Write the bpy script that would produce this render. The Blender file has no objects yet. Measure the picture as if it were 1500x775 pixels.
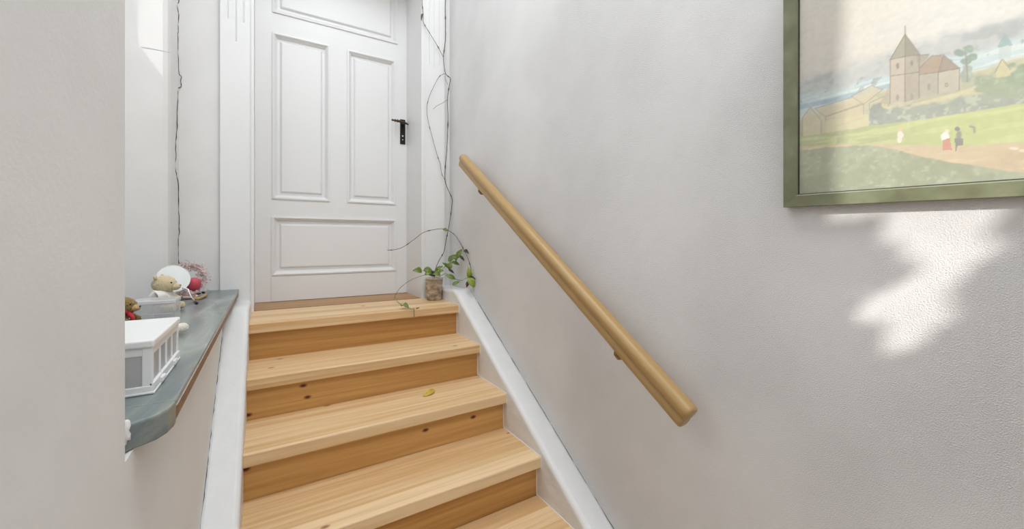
import bpy, bmesh, math, random
import numpy as np
from mathutils import Vector, Matrix, noise
random.seed(7)
C = bpy.context.scene.collection
H = 1.425                       # camera height above the lower floor; most z below are given relative to the eye
F = 583.3; YAW = math.atan(360/F); cs, sn = math.cos(YAW), math.sin(YAW)

# ---------- where measured points stand (x across the stair, y along it, z up; eye at 0,0,0) ----------
def ray(px, py):
    u = (px-750)/F
    return Vector((u*cs+sn, -u*sn+cs, (353-py)/F))
def on_y(px, py, Y): r = ray(px, py); return r*(Y/r.y)
def on_x(px, py, X): r = ray(px, py); return r*(X/r.x)
def on_z(px, py, Z): r = ray(px, py); return r*(Z/r.z)

# ---------- materials ----------
def newmat(name):
    m = bpy.data.materials.new(name); m.use_nodes = True
    return m, m.node_tree.nodes, m.node_tree.links, m.node_tree.nodes['Principled BSDF']
def mat(name, col, rough=.5, metal=0, bump=0, bscale=80, trans=0, alpha=1, spec=.5, var=0, sub=0, sheen=0):
    m, N, L, B = newmat(name)
    B.inputs['Base Color'].default_value = (*col, 1); B.inputs['Roughness'].default_value = rough
    B.inputs['Metallic'].default_value = metal; B.inputs['Transmission Weight'].default_value = trans
    B.inputs['Alpha'].default_value = alpha; B.inputs['Specular IOR Level'].default_value = spec
    B.inputs['Sheen Weight'].default_value = sheen
    tc = N.new('ShaderNodeTexCoord')
    nz = N.new('ShaderNodeTexNoise'); nz.inputs['Scale'].default_value = bscale; nz.inputs['Detail'].default_value = 5
    L.new(tc.outputs['Object'], nz.inputs['Vector'])
    if var:
        r = N.new('ShaderNodeValToRGB'); e = r.color_ramp.elements
        e[0].position = .3; e[1].position = .7
        e[0].color = (*[c*(1-var) for c in col], 1); e[1].color = (*[min(1, c*(1+var)) for c in col], 1)
        L.new(nz.outputs['Fac'], r.inputs['Fac']); L.new(r.outputs['Color'], B.inputs['Base Color'])
    if bump:
        b = N.new('ShaderNodeBump'); b.inputs['Distance'].default_value = bump; b.inputs['Strength'].default_value = 1
        L.new(nz.outputs['Fac'], b.inputs['Height']); L.new(b.outputs['Normal'], B.inputs['Normal'])
    return m

def plaster(name, col, fine=.0012, coarse=.004, fs=170, csz=9):
    m, N, L, B = newmat(name)
    B.inputs['Roughness'].default_value = .85; B.inputs['Specular IOR Level'].default_value = .25
    tc = N.new('ShaderNodeTexCoord')
    a = N.new('ShaderNodeTexNoise'); a.inputs['Scale'].default_value = fs; a.inputs['Detail'].default_value = 3; a.inputs['Roughness'].default_value = .55
    b = N.new('ShaderNodeTexNoise'); b.inputs['Scale'].default_value = csz; b.inputs['Detail'].default_value = 3
    g = N.new('ShaderNodeTexNoise'); g.inputs['Scale'].default_value = 2.2; g.inputs['Detail'].default_value = 2
    for n in (a, b, g): L.new(tc.outputs['Object'], n.inputs['Vector'])
    # the grain is stronger in some places than others
    rg = N.new('ShaderNodeMapRange'); rg.inputs['From Min'].default_value = .38; rg.inputs['From Max'].default_value = .62
    rg.inputs['To Min'].default_value = .35; rg.inputs['To Max'].default_value = 1
    L.new(g.outputs['Fac'], rg.inputs['Value'])
    b1 = N.new('ShaderNodeBump'); b1.inputs['Distance'].default_value = coarse
    b2 = N.new('ShaderNodeBump'); b2.inputs['Distance'].default_value = fine
    L.new(rg.outputs['Result'], b2.inputs['Strength'])
    L.new(b.outputs['Fac'], b1.inputs['Height']); L.new(a.outputs['Fac'], b2.inputs['Height'])
    L.new(b1.outputs['Normal'], b2.inputs['Normal']); L.new(b2.outputs['Normal'], B.inputs['Normal'])
    r = N.new('ShaderNodeValToRGB'); r.color_ramp.elements[0].position = .35; r.color_ramp.elements[1].position = .65
    r.color_ramp.elements[0].color = (*[c*.965 for c in col], 1); r.color_ramp.elements[1].color = (*col, 1)
    L.new(b.outputs['Fac'], r.inputs['Fac']); L.new(r.outputs['Color'], B.inputs['Base Color'])
    return m

def wood(name, light, dark, knot, stave=.085, rough=.42, contrast=1.0, gx=1.3, gy=26, knots=True):
    """boards glued side by side, grain along x"""
    m, N, L, B = newmat(name)
    B.inputs['Roughness'].default_value = rough; B.inputs['Specular IOR Level'].default_value = .4
    def math_(op, a=None, b=None, va=None, vb=None):
        n = N.new('ShaderNodeMath'); n.operation = op
        if a is not None: L.new(a, n.inputs[0])
        if b is not None: L.new(b, n.inputs[1])
        if va is not None: n.inputs[0].default_value = va
        if vb is not None: n.inputs[1].default_value = vb
        return n.outputs[0]
    tc = N.new('ShaderNodeTexCoord'); sp = N.new('ShaderNodeSeparateXYZ'); L.new(tc.outputs['Object'], sp.inputs[0])
    oi = N.new('ShaderNodeObjectInfo')
    rnd = math_('MULTIPLY', oi.outputs['Random'], vb=17.3)
    cross = math_('ADD', math_('ADD', sp.outputs['Y'], sp.outputs['Z']), rnd)
    st = math_('FLOOR', math_('DIVIDE', cross, vb=stave))
    wn = N.new('ShaderNodeTexWhiteNoise'); wn.noise_dimensions = '1D'; L.new(st, wn.inputs['W'])
    xo = math_('ADD', sp.outputs['X'], math_('MULTIPLY', wn.outputs['Value'], vb=9.0))
    cv = N.new('ShaderNodeCombineXYZ'); L.new(xo, cv.inputs[0]); L.new(cross, cv.inputs[1])
    def mapped(sx, sy):
        mp = N.new('ShaderNodeMapping'); mp.inputs['Scale'].default_value = (sx, sy, 1); L.new(cv.outputs[0], mp.inputs[0]); return mp.outputs[0]
    n1 = N.new('ShaderNodeTexNoise'); n1.inputs['Scale'].default_value = 1; n1.inputs['Detail'].default_value = 6; n1.inputs['Roughness'].default_value = .6
    n1.inputs['Distortion'].default_value = .6
    L.new(mapped(gx, gy), n1.inputs['Vector'])
    n2 = N.new('ShaderNodeTexNoise'); n2.inputs['Scale'].default_value = 1; n2.inputs['Detail'].default_value = 3
    L.new(mapped(gx*3, gy*11), n2.inputs['Vector'])
    vor = N.new('ShaderNodeTexVoronoi'); vor.voronoi_dimensions = '2D'; vor.inputs['Scale'].default_value = 1; L.new(mapped(5.0, 9.0), vor.inputs['Vector'])
    kf = N.new('ShaderNodeMapRange'); kf.inputs['From Min'].default_value = .03; kf.inputs['From Max'].default_value = .085
    kf.inputs['To Min'].default_value = 1; kf.inputs['To Max'].default_value = 0; L.new(vor.outputs['Distance'], kf.inputs['Value'])
    # only some cells carry a knot
    sepc = N.new('ShaderNodeSeparateColor'); L.new(vor.outputs['Color'], sepc.inputs[0])
    has = math_('LESS_THAN', sepc.outputs[0], vb=.16 if knots else -1)
    kfac = math_('MULTIPLY', kf.outputs['Result'], has)
    ramp = N.new('ShaderNodeValToRGB'); e = ramp.color_ramp.elements
    e[0].position = .5-.2/contrast; e[1].position = .5+.2/contrast
    e[0].color = (*dark, 1); e[1].color = (*light, 1)
    f1 = math_('ADD', math_('MULTIPLY', n1.outputs['Fac'], vb=.62), math_('MULTIPLY', n2.outputs['Fac'], vb=.2))
    f2 = math_('ADD', f1, math_('MULTIPLY', math_('SUBTRACT', wn.outputs['Value'], vb=.5), vb=.20))
    f3 = math_('ADD', f2, vb=.09)
    L.new(f3, ramp.inputs['Fac'])
    mx = N.new('ShaderNodeMix'); mx.data_type = 'RGBA'; L.new(kfac, mx.inputs[0]); L.new(ramp.outputs['Color'], mx.inputs[6]); mx.inputs[7].default_value = (*knot, 1)
    L.new(mx.outputs[2], B.inputs['Base Color'])
    bp = N.new('ShaderNodeBump'); bp.inputs['Distance'].default_value = .0004; L.new(n2.outputs['Fac'], bp.inputs['Height']); L.new(bp.outputs['Normal'], B.inputs['Normal'])
    return m

M = {}
M['wall'] = plaster('white_plaster', (.80, .795, .79), fine=.0031, coarse=.002, fs=460)
M['wall_smooth'] = plaster('white_smooth_plaster', (.80, .79, .775), fine=.0003, coarse=.004, fs=120, csz=6)
M['render'] = plaster('white_painted_render', (.81, .81, .805), fine=.0002, coarse=.004, fs=90, csz=16)
M['render'].node_tree.nodes['Principled BSDF'].inputs['Roughness'].default_value = .45
M['paint'] = mat('white_satin_paint', (.83, .83, .825), .32, bump=.0003, bscale=22)
M['ceiling'] = mat('ceiling_white', (.85, .85, .85), .9)
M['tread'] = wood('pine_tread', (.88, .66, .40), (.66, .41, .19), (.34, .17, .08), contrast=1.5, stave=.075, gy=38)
M['riser'] = wood('pine_riser', (.72, .41, .145), (.44, .21, .055), (.10, .02, .015), stave=.3, gy=46, contrast=1.1)  # same pine; shade and warm bounce painted in as darker orange
M['landing_board'] = wood('shaded_threshold', (.52, .30, .13), (.36, .18, .07), (.1, .03, .02), stave=.3, knots=False)  # brown finish with the door recess shade painted in; lower floor shares it
M['rail'] = wood('beech_rail', (.50, .335, .15), (.42, .265, .105), (.3, .2, .1), stave=9, rough=.3, contrast=.7, gx=.8, gy=40, knots=False)
M['crack'] = mat('crack_dark', (.05, .045, .04), .9)
M['brass'] = mat('aged_brass', (.30, .21, .09), .35, metal=.9, bump=.0003, bscale=300)
M['iron'] = mat('black_iron', (.018, .016, .015), .42, metal=.6, bump=.0005, bscale=250)
M['brasspaint'] = mat('bronzed_lever', (.09, .06, .035), .35, metal=.7, bump=.0003, bscale=250, var=.4)
M['hole'] = mat('keyhole_light', (.75, .75, .75), .6)  # pale discs stand in for light coming through the keyholes
M['soil'] = mat('potting_soil', (.06, .04, .025), .95, bump=.002, bscale=150)
M['stem'] = mat('woody_stem', (.10, .085, .06), .7, bump=.0005, bscale=300, var=.3)
M['gstem'] = mat('green_stem', (.12, .17, .05), .6, var=.3)
M['leaf'] = mat('green_leaf', (.15, .215, .035), .4, bscale=60, var=.35)
M['leafpale'] = mat('yellow_green_leaf', (.30, .38, .05), .4, bscale=60, var=.25)
M['leafred'] = mat('dry_red_leaf', (.10, .03, .02), .6, var=.3)
M['leafdark'] = mat('withered_dark_leaf', (.06, .055, .045), .7, var=.3)
M['leafyellow'] = mat('yellow_leaf', (.62, .45, .06), .45, var=.2)
M['frost'] = mat('frosted_plastic', (.86, .86, .87), .3, alpha=.35, spec=.5)
M['plastic'] = mat('milky_plastic', (.85, .85, .85), .3)
M['clear'] = mat('clear_plastic', (.93, .93, .94), .12, alpha=.22, spec=.8)
M['clearedge'] = mat('clear_plastic_edge', (.90, .90, .92), .15, alpha=.5, spec=.8)
M['greige'] = mat('grey_contents', (.50, .46, .44), .7, var=.15, bscale=30)
M['plush'] = mat('cream_plush', (.66, .54, .34), .95, bump=.003, bscale=220, var=.12, sheen=.4)
M['plushwhite'] = mat('offwhite_plush', (.82, .76, .66), .95, bump=.003, bscale=220, var=.08, sheen=.4)
M['plushbrown'] = mat('brown_plush', (.27, .17, .05), .95, bump=.004, bscale=260, var=.5, sheen=.3)
M['plushtan'] = mat('tan_plush', (.55, .37, .18), .95, bump=.003, bscale=220, var=.2)
M['shirt'] = mat('white_cotton', (.80, .77, .74), .9, bump=.0015, bscale=60)
M['black'] = mat('black_plastic', (.01, .01, .01), .25)
M['red'] = mat('red_ribbon', (.50, .02, .03), .7, bump=.0005, bscale=300)
M['pink'] = mat('raspberry_ball', (.56, .07, .11), .5, bump=.0003, bscale=200, var=.1)
M['lace'] = mat('pale_pink_lace', (.66, .50, .48), .9, var=.25, bscale=90)
M['lacedark'] = mat('dark_lace_dots', (.12, .08, .08), .9)
M['mirror'] = mat('mirror_glass', (.86, .90, .89), .02, metal=1)
M['white'] = mat('white_gloss', (.85, .85, .85), .25)
M['gold'] = mat('gilt_wood', (.50, .31, .11), .5, var=.3, bscale=90)
M['brown'] = mat('dark_brown_wood', (.09, .045, .03), .5, var=.3)
M['glass'] = mat('window_glass', (.95, .97, .97), .02, alpha=.06)

def sill_mat():
    m, N, L, B = newmat('grey_green_slate')
    B.inputs['Roughness'].default_value = .30
    tc = N.new('ShaderNodeTexCoord'); mp = N.new('ShaderNodeMapping'); mp.inputs['Scale'].default_value = (9, 2.0, 9); mp.inputs['Rotation'].default_value = (0, 0, -.5)
    L.new(tc.outputs['Object'], mp.inputs[0])
    a = N.new('ShaderNodeTexNoise'); a.inputs['Scale'].default_value = 1.2; a.inputs['Detail'].default_value = 7; a.inputs['Roughness'].default_value = .62; a.inputs['Distortion'].default_value = .8
    L.new(mp.outputs[0], a.inputs['Vector'])
    r = N.new('ShaderNodeValToRGB'); e = r.color_ramp.elements
    e[0].position = .33; e[0].color = (.10, .125, .13, 1); e[1].position = .70; e[1].color = (.36, .40, .38, 1)
    k = e.new(.5); k.color = (.18, .215, .22, 1); k = e.new(.58); k.color = (.25, .27, .24, 1)
    L.new(a.outputs['Fac'], r.inputs['Fac']); L.new(r.outputs['Color'], B.inputs['Base Color'])
    b = N.new('ShaderNodeBump'); b.inputs['Distance'].default_value = .001; L.new(a.outputs['Fac'], b.inputs['Height']); L.new(b.outputs['Normal'], B.inputs['Normal'])
    return m
M['sill'] = sill_mat()
M['sillwood'] = wood('sill_edge_wood', (.33, .20, .12), (.15, .08, .045), (.05, .02, .01), stave=9, knots=False)
M['silllip'] = mat('sill_pale_lip', (.50, .50, .47), .5, var=.2, bscale=60)  # paler strip along the slab's front edge

def frame_mat():
    m, N, L, B = newmat('olive_green_stained_frame')
    B.inputs['Roughness'].default_value = .33
    tc = N.new('ShaderNodeTexCoord'); mp = N.new('ShaderNodeMapping'); mp.inputs['Scale'].default_value = (12, 12, 60)
    L.new(tc.outputs['Object'], mp.inputs[0])
    a = N.new('ShaderNodeTexNoise'); a.inputs['Scale'].default_value = 1; a.inputs['Detail'].default_value = 5
    L.new(mp.outputs[0], a.inputs['Vector'])
    r = N.new('ShaderNodeValToRGB'); e = r.color_ramp.elements
    e[0].position = .3; e[0].color = (.135, .13, .068, 1); e[1].position = .72; e[1].color = (.32, .32, .21, 1)
    k = e.new(.52); k.color = (.20, .215, .125, 1)
    L.new(a.outputs['Fac'], r.inputs['Fac']); L.new(r.outputs['Color'], B.inputs['Base Color'])
    return m
M['frame'] = frame_mat()
M['framedark'] = mat('painted_rebate_shadow', (.03, .03, .02), .6)  # shadow along the frame's inner edge, painted as a dark strip

# ---------- mesh helpers ----------
class MB:
    def __init__(s): s.b = bmesh.new(); s.smooth = False
    def box(s, x0, x1, y0, y1, z0, z1):
        v = [s.b.verts.new(p) for p in ((x0,y0,z0),(x1,y0,z0),(x1,y1,z0),(x0,y1,z0),(x0,y0,z1),(x1,y0,z1),(x1,y1,z1),(x0,y1,z1))]
        for f in ((0,3,2,1),(4,5,6,7),(0,1,5,4),(1,2,6,5),(2,3,7,6),(3,0,4,7)): s.b.faces.new([v[i] for i in f])
        return s
    def prism(s, pts, a, b, axis='x'):
        """polygon in the plane across axis, pushed from a to b"""
        def mk(p, t):
            return {'x': (t, p[0], p[1]), 'y': (p[0], t, p[1]), 'z': (p[0], p[1], t)}[axis]
        A = [s.b.verts.new(mk(p, a)) for p in pts]; Bv = [s.b.verts.new(mk(p, b)) for p in pts]
        s.b.faces.new(A); s.b.faces.new(Bv[::-1]); n = len(pts)
        for i in range(n): s.b.faces.new((A[i], Bv[i], Bv[(i+1)%n], A[(i+1)%n]))
        return s
    def tube(s, pts, r, n=8, cap=True):
        pts = [Vector(p) for p in pts]; rings = []
        up = Vector((.13, .31, .94)).normalized(); prev = None
        for i, p in enumerate(pts):
            t = (pts[min(i+1, len(pts)-1)]-pts[max(i-1, 0)]).normalized()
            a = t.cross(up) if prev is None else (prev - t*prev.dot(t))
            if a.length < 1e-5: a = t.cross(Vector((1, 0, 0)))
            a.normalize(); prev = a; b = t.cross(a)
            rr = r[i] if isinstance(r, (list, tuple)) else r
            rings.append([s.b.verts.new(p+(a*math.cos(2*math.pi*k/n)+b*math.sin(2*math.pi*k/n))*rr) for k in range(n)])
        for A, Bv in zip(rings, rings[1:]):
            for k in range(n): s.b.faces.new((A[k], A[(k+1)%n], Bv[(k+1)%n], Bv[k]))
        if cap: s.b.faces.new(rings[0][::-1]); s.b.faces.new(rings[-1])
        return s
    def lathe(s, prof, c=(0,0,0), n=32, mtx=None, cap=True):
        rings = []
        for r, z in prof:
            ring = []
            for k in range(n):
                p = Vector((r*math.cos(2*math.pi*k/n), r*math.sin(2*math.pi*k/n), z))
                if mtx is not None: p = mtx @ p
                ring.append(s.b.verts.new(p+Vector(c)))
            rings.append(ring)
        for A, Bv in zip(rings, rings[1:]):
            for k in range(n): s.b.faces.new((A[k], A[(k+1)%n], Bv[(k+1)%n], Bv[k]))
        if cap: s.b.faces.new(rings[0][::-1]); s.b.faces.new(rings[-1])
        return s
    def ball(s, c, r, n=20, mtx=None, wob=0, ws=20):
        if not isinstance(r, (list, tuple)): r = (r, r, r)
        g = bmesh.ops.create_uvsphere(s.b, u_segments=n, v_segments=max(6, n//2+2), radius=1)
        for v in g['verts']:
            p = Vector((v.co.x*r[0], v.co.y*r[1], v.co.z*r[2]))
            if wob: p *= 1+wob*noise.noise((p+Vector(c))*ws)
            if mtx is not None: p = mtx @ p
            v.co = p+Vector(c)
        return s
    def sheet(s, rows):
        V = [[s.b.verts.new(p) for p in r] for r in rows]
        for A, Bv in zip(V, V[1:]):
            for k in range(len(A)-1): s.b.faces.new((A[k], A[k+1], Bv[k+1], Bv[k]))
        return s

def finish(o, bevel=0, seg=2, smooth=False, subsurf=0, solid=0):
    if solid:
        md = o.modifiers.new('solid', 'SOLIDIFY'); md.thickness = solid; md.offset = 0
    if bevel:
        md = o.modifiers.new('bevel', 'BEVEL'); md.width = bevel; md.segments = seg; md.limit_method = 'ANGLE'; md.angle_limit = math.radians(40)
        md.harden_normals = False
    if subsurf:
        md = o.modifiers.new('sub', 'SUBSURF'); md.levels = subsurf; md.render_levels = subsurf
    if smooth or bevel:
        for p in o.data.polygons: p.use_smooth = True
        if not smooth:
            # keep flats flat: sharp edges are rounded by the bevel only
            for p in o.data.polygons: p.use_smooth = False
    return o

def obj(name, mb, m, parent=None, raw=False, **k):
    """one mesh object; z in the builder is relative to the eye, unless raw"""
    bm = mb.b
    bmesh.ops.recalc_face_normals(bm, faces=bm.faces[:])
    off = Vector((0, 0, 0)) if raw else Vector((0, 0, H))
    root = parent
    while root is not None and root.parent is not None: root = root.parent
    if root is not None and not raw: off = off - root.location
    if parent is not None and parent is not root and not raw: off = off - parent.location
    for v in bm.verts: v.co += off
    me = bpy.data.meshes.new(name); bm.to_mesh(me); bm.free()
    o = bpy.data.objects.new(name, me); C.objects.link(o)
    if m is not None: me.materials.append(m)
    if parent is not None: o.parent = parent
    return finish(o, **k)
def struct(name, mb, m, **k):
    o = obj(name, mb, m, **k); o['kind'] = 'structure'; return o
def thing(name, label, cat, loc, group=None):
    o = bpy.data.objects.new(name, None); o.empty_display_size = .05; C.objects.link(o)
    o.location = (loc[0], loc[1], loc[2]+H); o['label'] = label; o['category'] = cat
    if group: o['group'] = group
    return o
def tag(o, label, cat, group=None):
    o['label'] = label; o['category'] = cat
    if group: o['group'] = group
    return o

# ---------- main measures ----------
WR, WL = .965, -.142            # faces of the two side walls
LZ = -.34                       # landing
RISE, GO, N0 = .155, .248, 1.951
XL, XR = -.06, .872             # ends of the treads
YF, YD = 2.30, 2.57             # wall at the landing, door plane
CEIL = 2.42
FL = -H
slope = RISE/GO
def nose(y): return LZ-(N0-y)*slope

# ---------- the room ----------
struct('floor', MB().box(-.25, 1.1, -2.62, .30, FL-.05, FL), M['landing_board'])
struct('ceiling', MB().box(WL-.05, 1.1, -2.62, 2.72, CEIL, CEIL+.1).box(-.70, WL-.05, -.60, 2.72, CEIL, CEIL+.1), M['ceiling'])
wr = struct('wall_right', MB().box(WR, WR+.12, -2.8, 2.8, FL-.05, CEIL+.02), M['wall'])

# left wall: full-height part near the eye, the part below the sill, the head of the niche
near = MB().prism([(WL, -.60), (WL, .646), (-.155, .656), (-.70, .656), (-.70, -.60)], FL-.05, CEIL, 'z')
wl = struct('wall_left', near, M['wall_smooth'], bevel=.006, seg=2)
# thinner stretch further back with a window
VY0, VY1, VZ0, VZ1 = -1.75, .345-1.2*(WR-WL), .76, 1.75
rw = MB().box(WL-.05, WL, -2.6, VY0, FL-.05, CEIL).box(WL-.05, WL, VY1, -.60, FL-.05, CEIL).box(WL-.05, WL, VY0, VY1, FL-.05, VZ0).box(WL-.05, WL, VY0, VY1, VZ1, CEIL)
obj('window_wall', rw, M['wall_smooth'], wl)
low = MB().prism([(WL-.0004, .64), (WL-.0004, YF+.02), (-.70, YF+.02), (-.70, .64)], FL-.05, -.2625, 'z')
obj('wall_below_sill', low, M['wall_smooth'], wl)
# niche: splayed far reveal and the short return next to the landing wall, softened corner
pts = [(-.333, 2.32), (-.333, 2.16), (-.3335, 2.125), (-.339, 2.101), (-.352, 2.090), (-.62, 1.983), (-.72, 1.943), (-.72, 2.32)]
nr = MB().prism(pts, -.2625, CEIL, 'z')
o = obj('niche_reveal', nr, M['wall_smooth'], wl)
# outer wall of the niche with its unseen window slot, shaped to cast the sun patch
out = MB()
WY0, WY1, WZ0, WZ1 = 1.714, 1.822, .90, 1.75
out.box(-.66, -.62, .6, WY0, -.2625, CEIL); out.box(-.66, -.62, WY1, 2.0, -.2625, CEIL)
out.prism([(WY0, -.2625), (WY1, -.2625), (WY1, .937), (WY0, .859)], -.66, -.62, 'x'); out.box(-.66, -.62, WY0, WY1, WZ1, CEIL)
obj('niche_outer_wall', out, M['wall_smooth'], wl)
# lump of broken plaster where the sill runs into the near wall
lump = MB().ball((WL-.0045, .652, -.232), (.0065, .006, .016), n=18, wob=.6, ws=150)
obj('plaster_lump', lump, M['wall_smooth'], wl, smooth=True)
# the hall behind the eye
struct('wall_back', MB().box(WL-.05, .02, -2.62, -2.5, FL-.05, CEIL).box(.82, 1.1, -2.62, -2.5, FL-.05, CEIL)
       .box(.02, .82, -2.62, -2.5, FL-.05, -.4).box(.02, .82, -2.62, -2.5, 1.9, CEIL), M['wall_smooth'])
# landing wall with the doorway
DX0, DX1 = -.052, .785
fw = MB()
fw.box(-.70, DX0, YF, YD+.12, FL-.05, CEIL); fw.box(DX1, WR+.01, YF, YD+.12, FL-.05, CEIL); fw.box(DX0, DX1, YF, YD+.12, 1.66, CEIL)
struct('wall_front', fw, M['wall_smooth'])

# ---------- stringers (white rendered ledges each side of the flight) ----------
def ledge(x0, x1, y0, lift, top):
    prof = [(YF+.005, top)]
    yk = 2.075
    prof += [(yk, top)]
    yy = yk
    for i in range(1, 9):                   # eased bend into the slope
        t = i/8; y = yk-.13*t
        line = nose(y)+lift
        prof.append((y, top*(1-t)**1+(line)*(t) if t < 1 else line))
    prof.append((y0, nose(y0)+lift))
    prof += [(y0, FL), (YF+.005, FL)]
    m = MB(); m.prism(prof, x0, x1, 'x'); return m
struct('trim_1', ledge(XR, WR+.01, .36, .036, -.272), M['render'], bevel=.018, seg=4)
struct('trim_2', ledge(WL-.01, XL, .36, .036, -.283), M['render'], bevel=.016, seg=4)

def jagged(name, pts, w, root, m, jit=.0012, n=14):
    """thin dark crack following a line"""
    P = [Vector(pts[0])]
    for a, b in zip(pts, pts[1:]):
        a, b = Vector(a), Vector(b)
        for i in range(1, n+1):
            p = a.lerp(b, i/n)
            q = Vector((noise.noise(p*37), noise.noise(p*41+Vector((3, 1, 2))), noise.noise(p*29)))*jit*2
            P.append(p+q)
    R = [w*(.45+.75*abs(noise.noise(p*55))) for p in P]
    mb = MB().tube(P, R, n=5)
    return obj(name, mb, m, root)
# joints along the tops of both ledges
jl = [(WR, y, nose(y)+.0385) for y in (.45, .9385, 1.2, 1.4446, 1.75, 1.93)] + [(WR, 2.006, -.272)]
jagged('joint_crack', jl, .0014, wr, M['crack'])
jl = [(WL, y, nose(y)+.038) for y in (.7, 1.25, 1.5, 1.7, 1.9, 1.97)]+[(WL, 2.01, -.318)]
jagged('joint_crack', jl, .0013, wl, M['crack'])
# crack down the corner of the niche
cr = [(262, 0), (259.5, 10), (262, 22), (260.5, 45), (260.7, 70), (262, 108), (265.5, 112), (265.5, 126), (261, 130), (259.5, 160), (258.5, 190), (257, 220), (257.5, 250), (261, 268), (261.5, 300), (262.5, 340), (261, 352), (261.5, 386)]
def in_corner(px, py):
    p = on_x(px, py, -.3322)
    return p if p.y < 2.2985 else on_y(px, py, 2.2985)
jagged('corner_crack', [in_corner(x, y) for x, y in cr], .0025, wl, M['crack'], jit=.0022, n=5)
top = in_corner(262.5, -40)
jagged('corner_crack', [in_corner(262, 0), top], .0024, wl, M['crack'], jit=.002, n=8)
hl = [(207, 69), (220, 71), (240, 75), (249, 77), (258, 85)]
# hairline on the splay
def on_splay(px, py):
    r = ray(px, py)                      # splay: y - 2.0895 = .4 (x + .352)
    return r*((2.0885+.4*.352)/(r.y-.4*r.x))
P = [on_splay(x, y) for x, y in hl[:-1]]
mb = MB().tube(P, .0005, n=4); obj('hairline_crack', mb, M['crack'], wl)

# ---------- the flight ----------
st = thing('staircase', 'light pine staircase rising between white ledges to the white door', 'stairs', (.4, 0.2, FL))
NST = 7
for k in range(NST):
    z = LZ-RISE*k; y0 = N0-GO*k
    back = YF-.0005 if k == 0 else y0+GO+.0275
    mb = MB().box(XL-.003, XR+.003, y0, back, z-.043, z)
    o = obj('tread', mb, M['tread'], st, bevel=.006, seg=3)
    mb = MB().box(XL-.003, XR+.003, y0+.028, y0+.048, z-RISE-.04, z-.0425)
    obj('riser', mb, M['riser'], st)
    # pale filler line where tread and riser meet the ledge
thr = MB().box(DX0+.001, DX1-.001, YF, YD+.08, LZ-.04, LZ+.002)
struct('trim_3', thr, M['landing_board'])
# thin white sealant lines at the tread ends on the right
for k in range(NST):
    z = LZ-RISE*k; y0 = N0-GO*k; x = XR-.001
    pts = [(x, y0+.027, z-RISE+.001), (x, y0+.027, z-.044), (x, y0-.001, z-.044), (x, y0-.001, z+.001), (x, y0+GO+.027 if k else YF-.004, z+.001)]
    mb = MB()
    for a, b in zip(pts, pts[1:]): mb.tube([a, b], .0016, n=5)
    obj('sealant_line', mb, M['white'], st)

# ---------- door ----------
dz0, dz1 = LZ+.004, 1.64
def panel_rings(mb, x0, x1, z0, z1, prof, Y):
    prev = None
    for ins, d in prof:
        a = [mb.b.verts.new((x, Y+d, z)) for x, z in ((x0+ins, z0+ins), (x1-ins, z0+ins), (x1-ins, z1-ins), (x0+ins, z1-ins))]
        if prev:
            for i in range(4): mb.b.faces.new((prev[i], prev[(i+1)%4], a[(i+1)%4], a[i]))
        prev = a
    mb.b.faces.new(prev)
door = bpy.data.objects.new('door_1', None); C.objects.link(door); door.location = (.37, YD, LZ+H); door['kind'] = 'structure'
panels = [(.030, .3175, .2345, 1.1545), (.4185, .7045, .2345, 1.1545), (.027, .707, -.190, .1345), (.030, .718, 1.268, 1.58)]
xs = [-.0530, .030, .3175, .4185, .7045, .787]
f = MB()
f.box(-.0525, .030, YD, YD+.04, dz0, dz1); f.box(.7045, .7865, YD, YD+.04, dz0, dz1)
f.box(.030, .7045, YD, YD+.04, 1.1545, 1.268); f.box(.030, .7045, YD, YD+.04, .1345, .2345)
f.box(.3175, .4185, YD, YD+.04, .2345, 1.1545); f.box(.030, .7045, YD, YD+.04, dz0, -.190); f.box(.030, .7045, YD, YD+.04, 1.58, dz1)
obj('door_frame', f, M['paint'], door)
f = MB().box(.0225, .7095, YD-.0025, YD+.004, dz0, -.1965)
obj('kick_board', f, M['paint'], door, bevel=.001, seg=1)
prof = [(-.002, .002), (-.002, -.006), (.006, -.007), (.011, -.003), (.015, .004), (.021, .010), (.022, .016), (.036, .016), (.044, .006), (.047, .005)]
for i, (x0, x1, z0, z1) in enumerate(panels):
    mb = MB(); panel_rings(mb, x0, x1, z0, z1, prof, YD)
    obj('door_panel', mb, M['paint'], door)
# handle
hx, hz0, hz1 = .752, .627, .786
esc = MB().box(hx-.0165, hx+.0165, YD-.007, YD+.001, hz0, hz1)
eo = obj('escutcheon', esc, M['iron'], door, bevel=.002, seg=2)
rx = Matrix.Rotation(math.pi/2, 3, 'X')
kh = MB().lathe([(.0052, .0), (.0052, .003)], (hx-.001, YD-.006, .6785), n=16, mtx=rx).lathe([(.0035, 0), (.0035, .003)], (hx-.001, YD-.006, .655), n=12, mtx=rx)
obj('keyhole', kh, M['hole'], eo)
lev = MB()
LY = YD-.045
lev.tube([(hx, YD-.004, .758), (hx, YD-.015, .758), (hx, LY, .757)], [.012, .009, .0085], n=14)
lev.tube([(hx+.024, LY+.004, .7485), (hx+.012, LY, .7515), (hx, LY-.001, .7555), (hx-.02, LY-.001, .758), (hx-.038, LY, .7595), (hx-.043, LY, .760)],
         [.0042, .005, .0085, .0068, .0078, .0078], n=14)
prof = [(.044, .0092), (.048, .0092), (.050, .0055), (.054, .0055), (.058, .0088), (.062, .0088), (.066, .0052), (.070, .0046), (.074, .0066), (.079, .0066), (.083, .003)]
lev.tube([(hx-a, LY, .760+(a-.043)*.03) for a, r in prof], [r for a, r in prof], n=14)
obj('lever', lev, M['brasspaint'], door, smooth=True)

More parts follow.
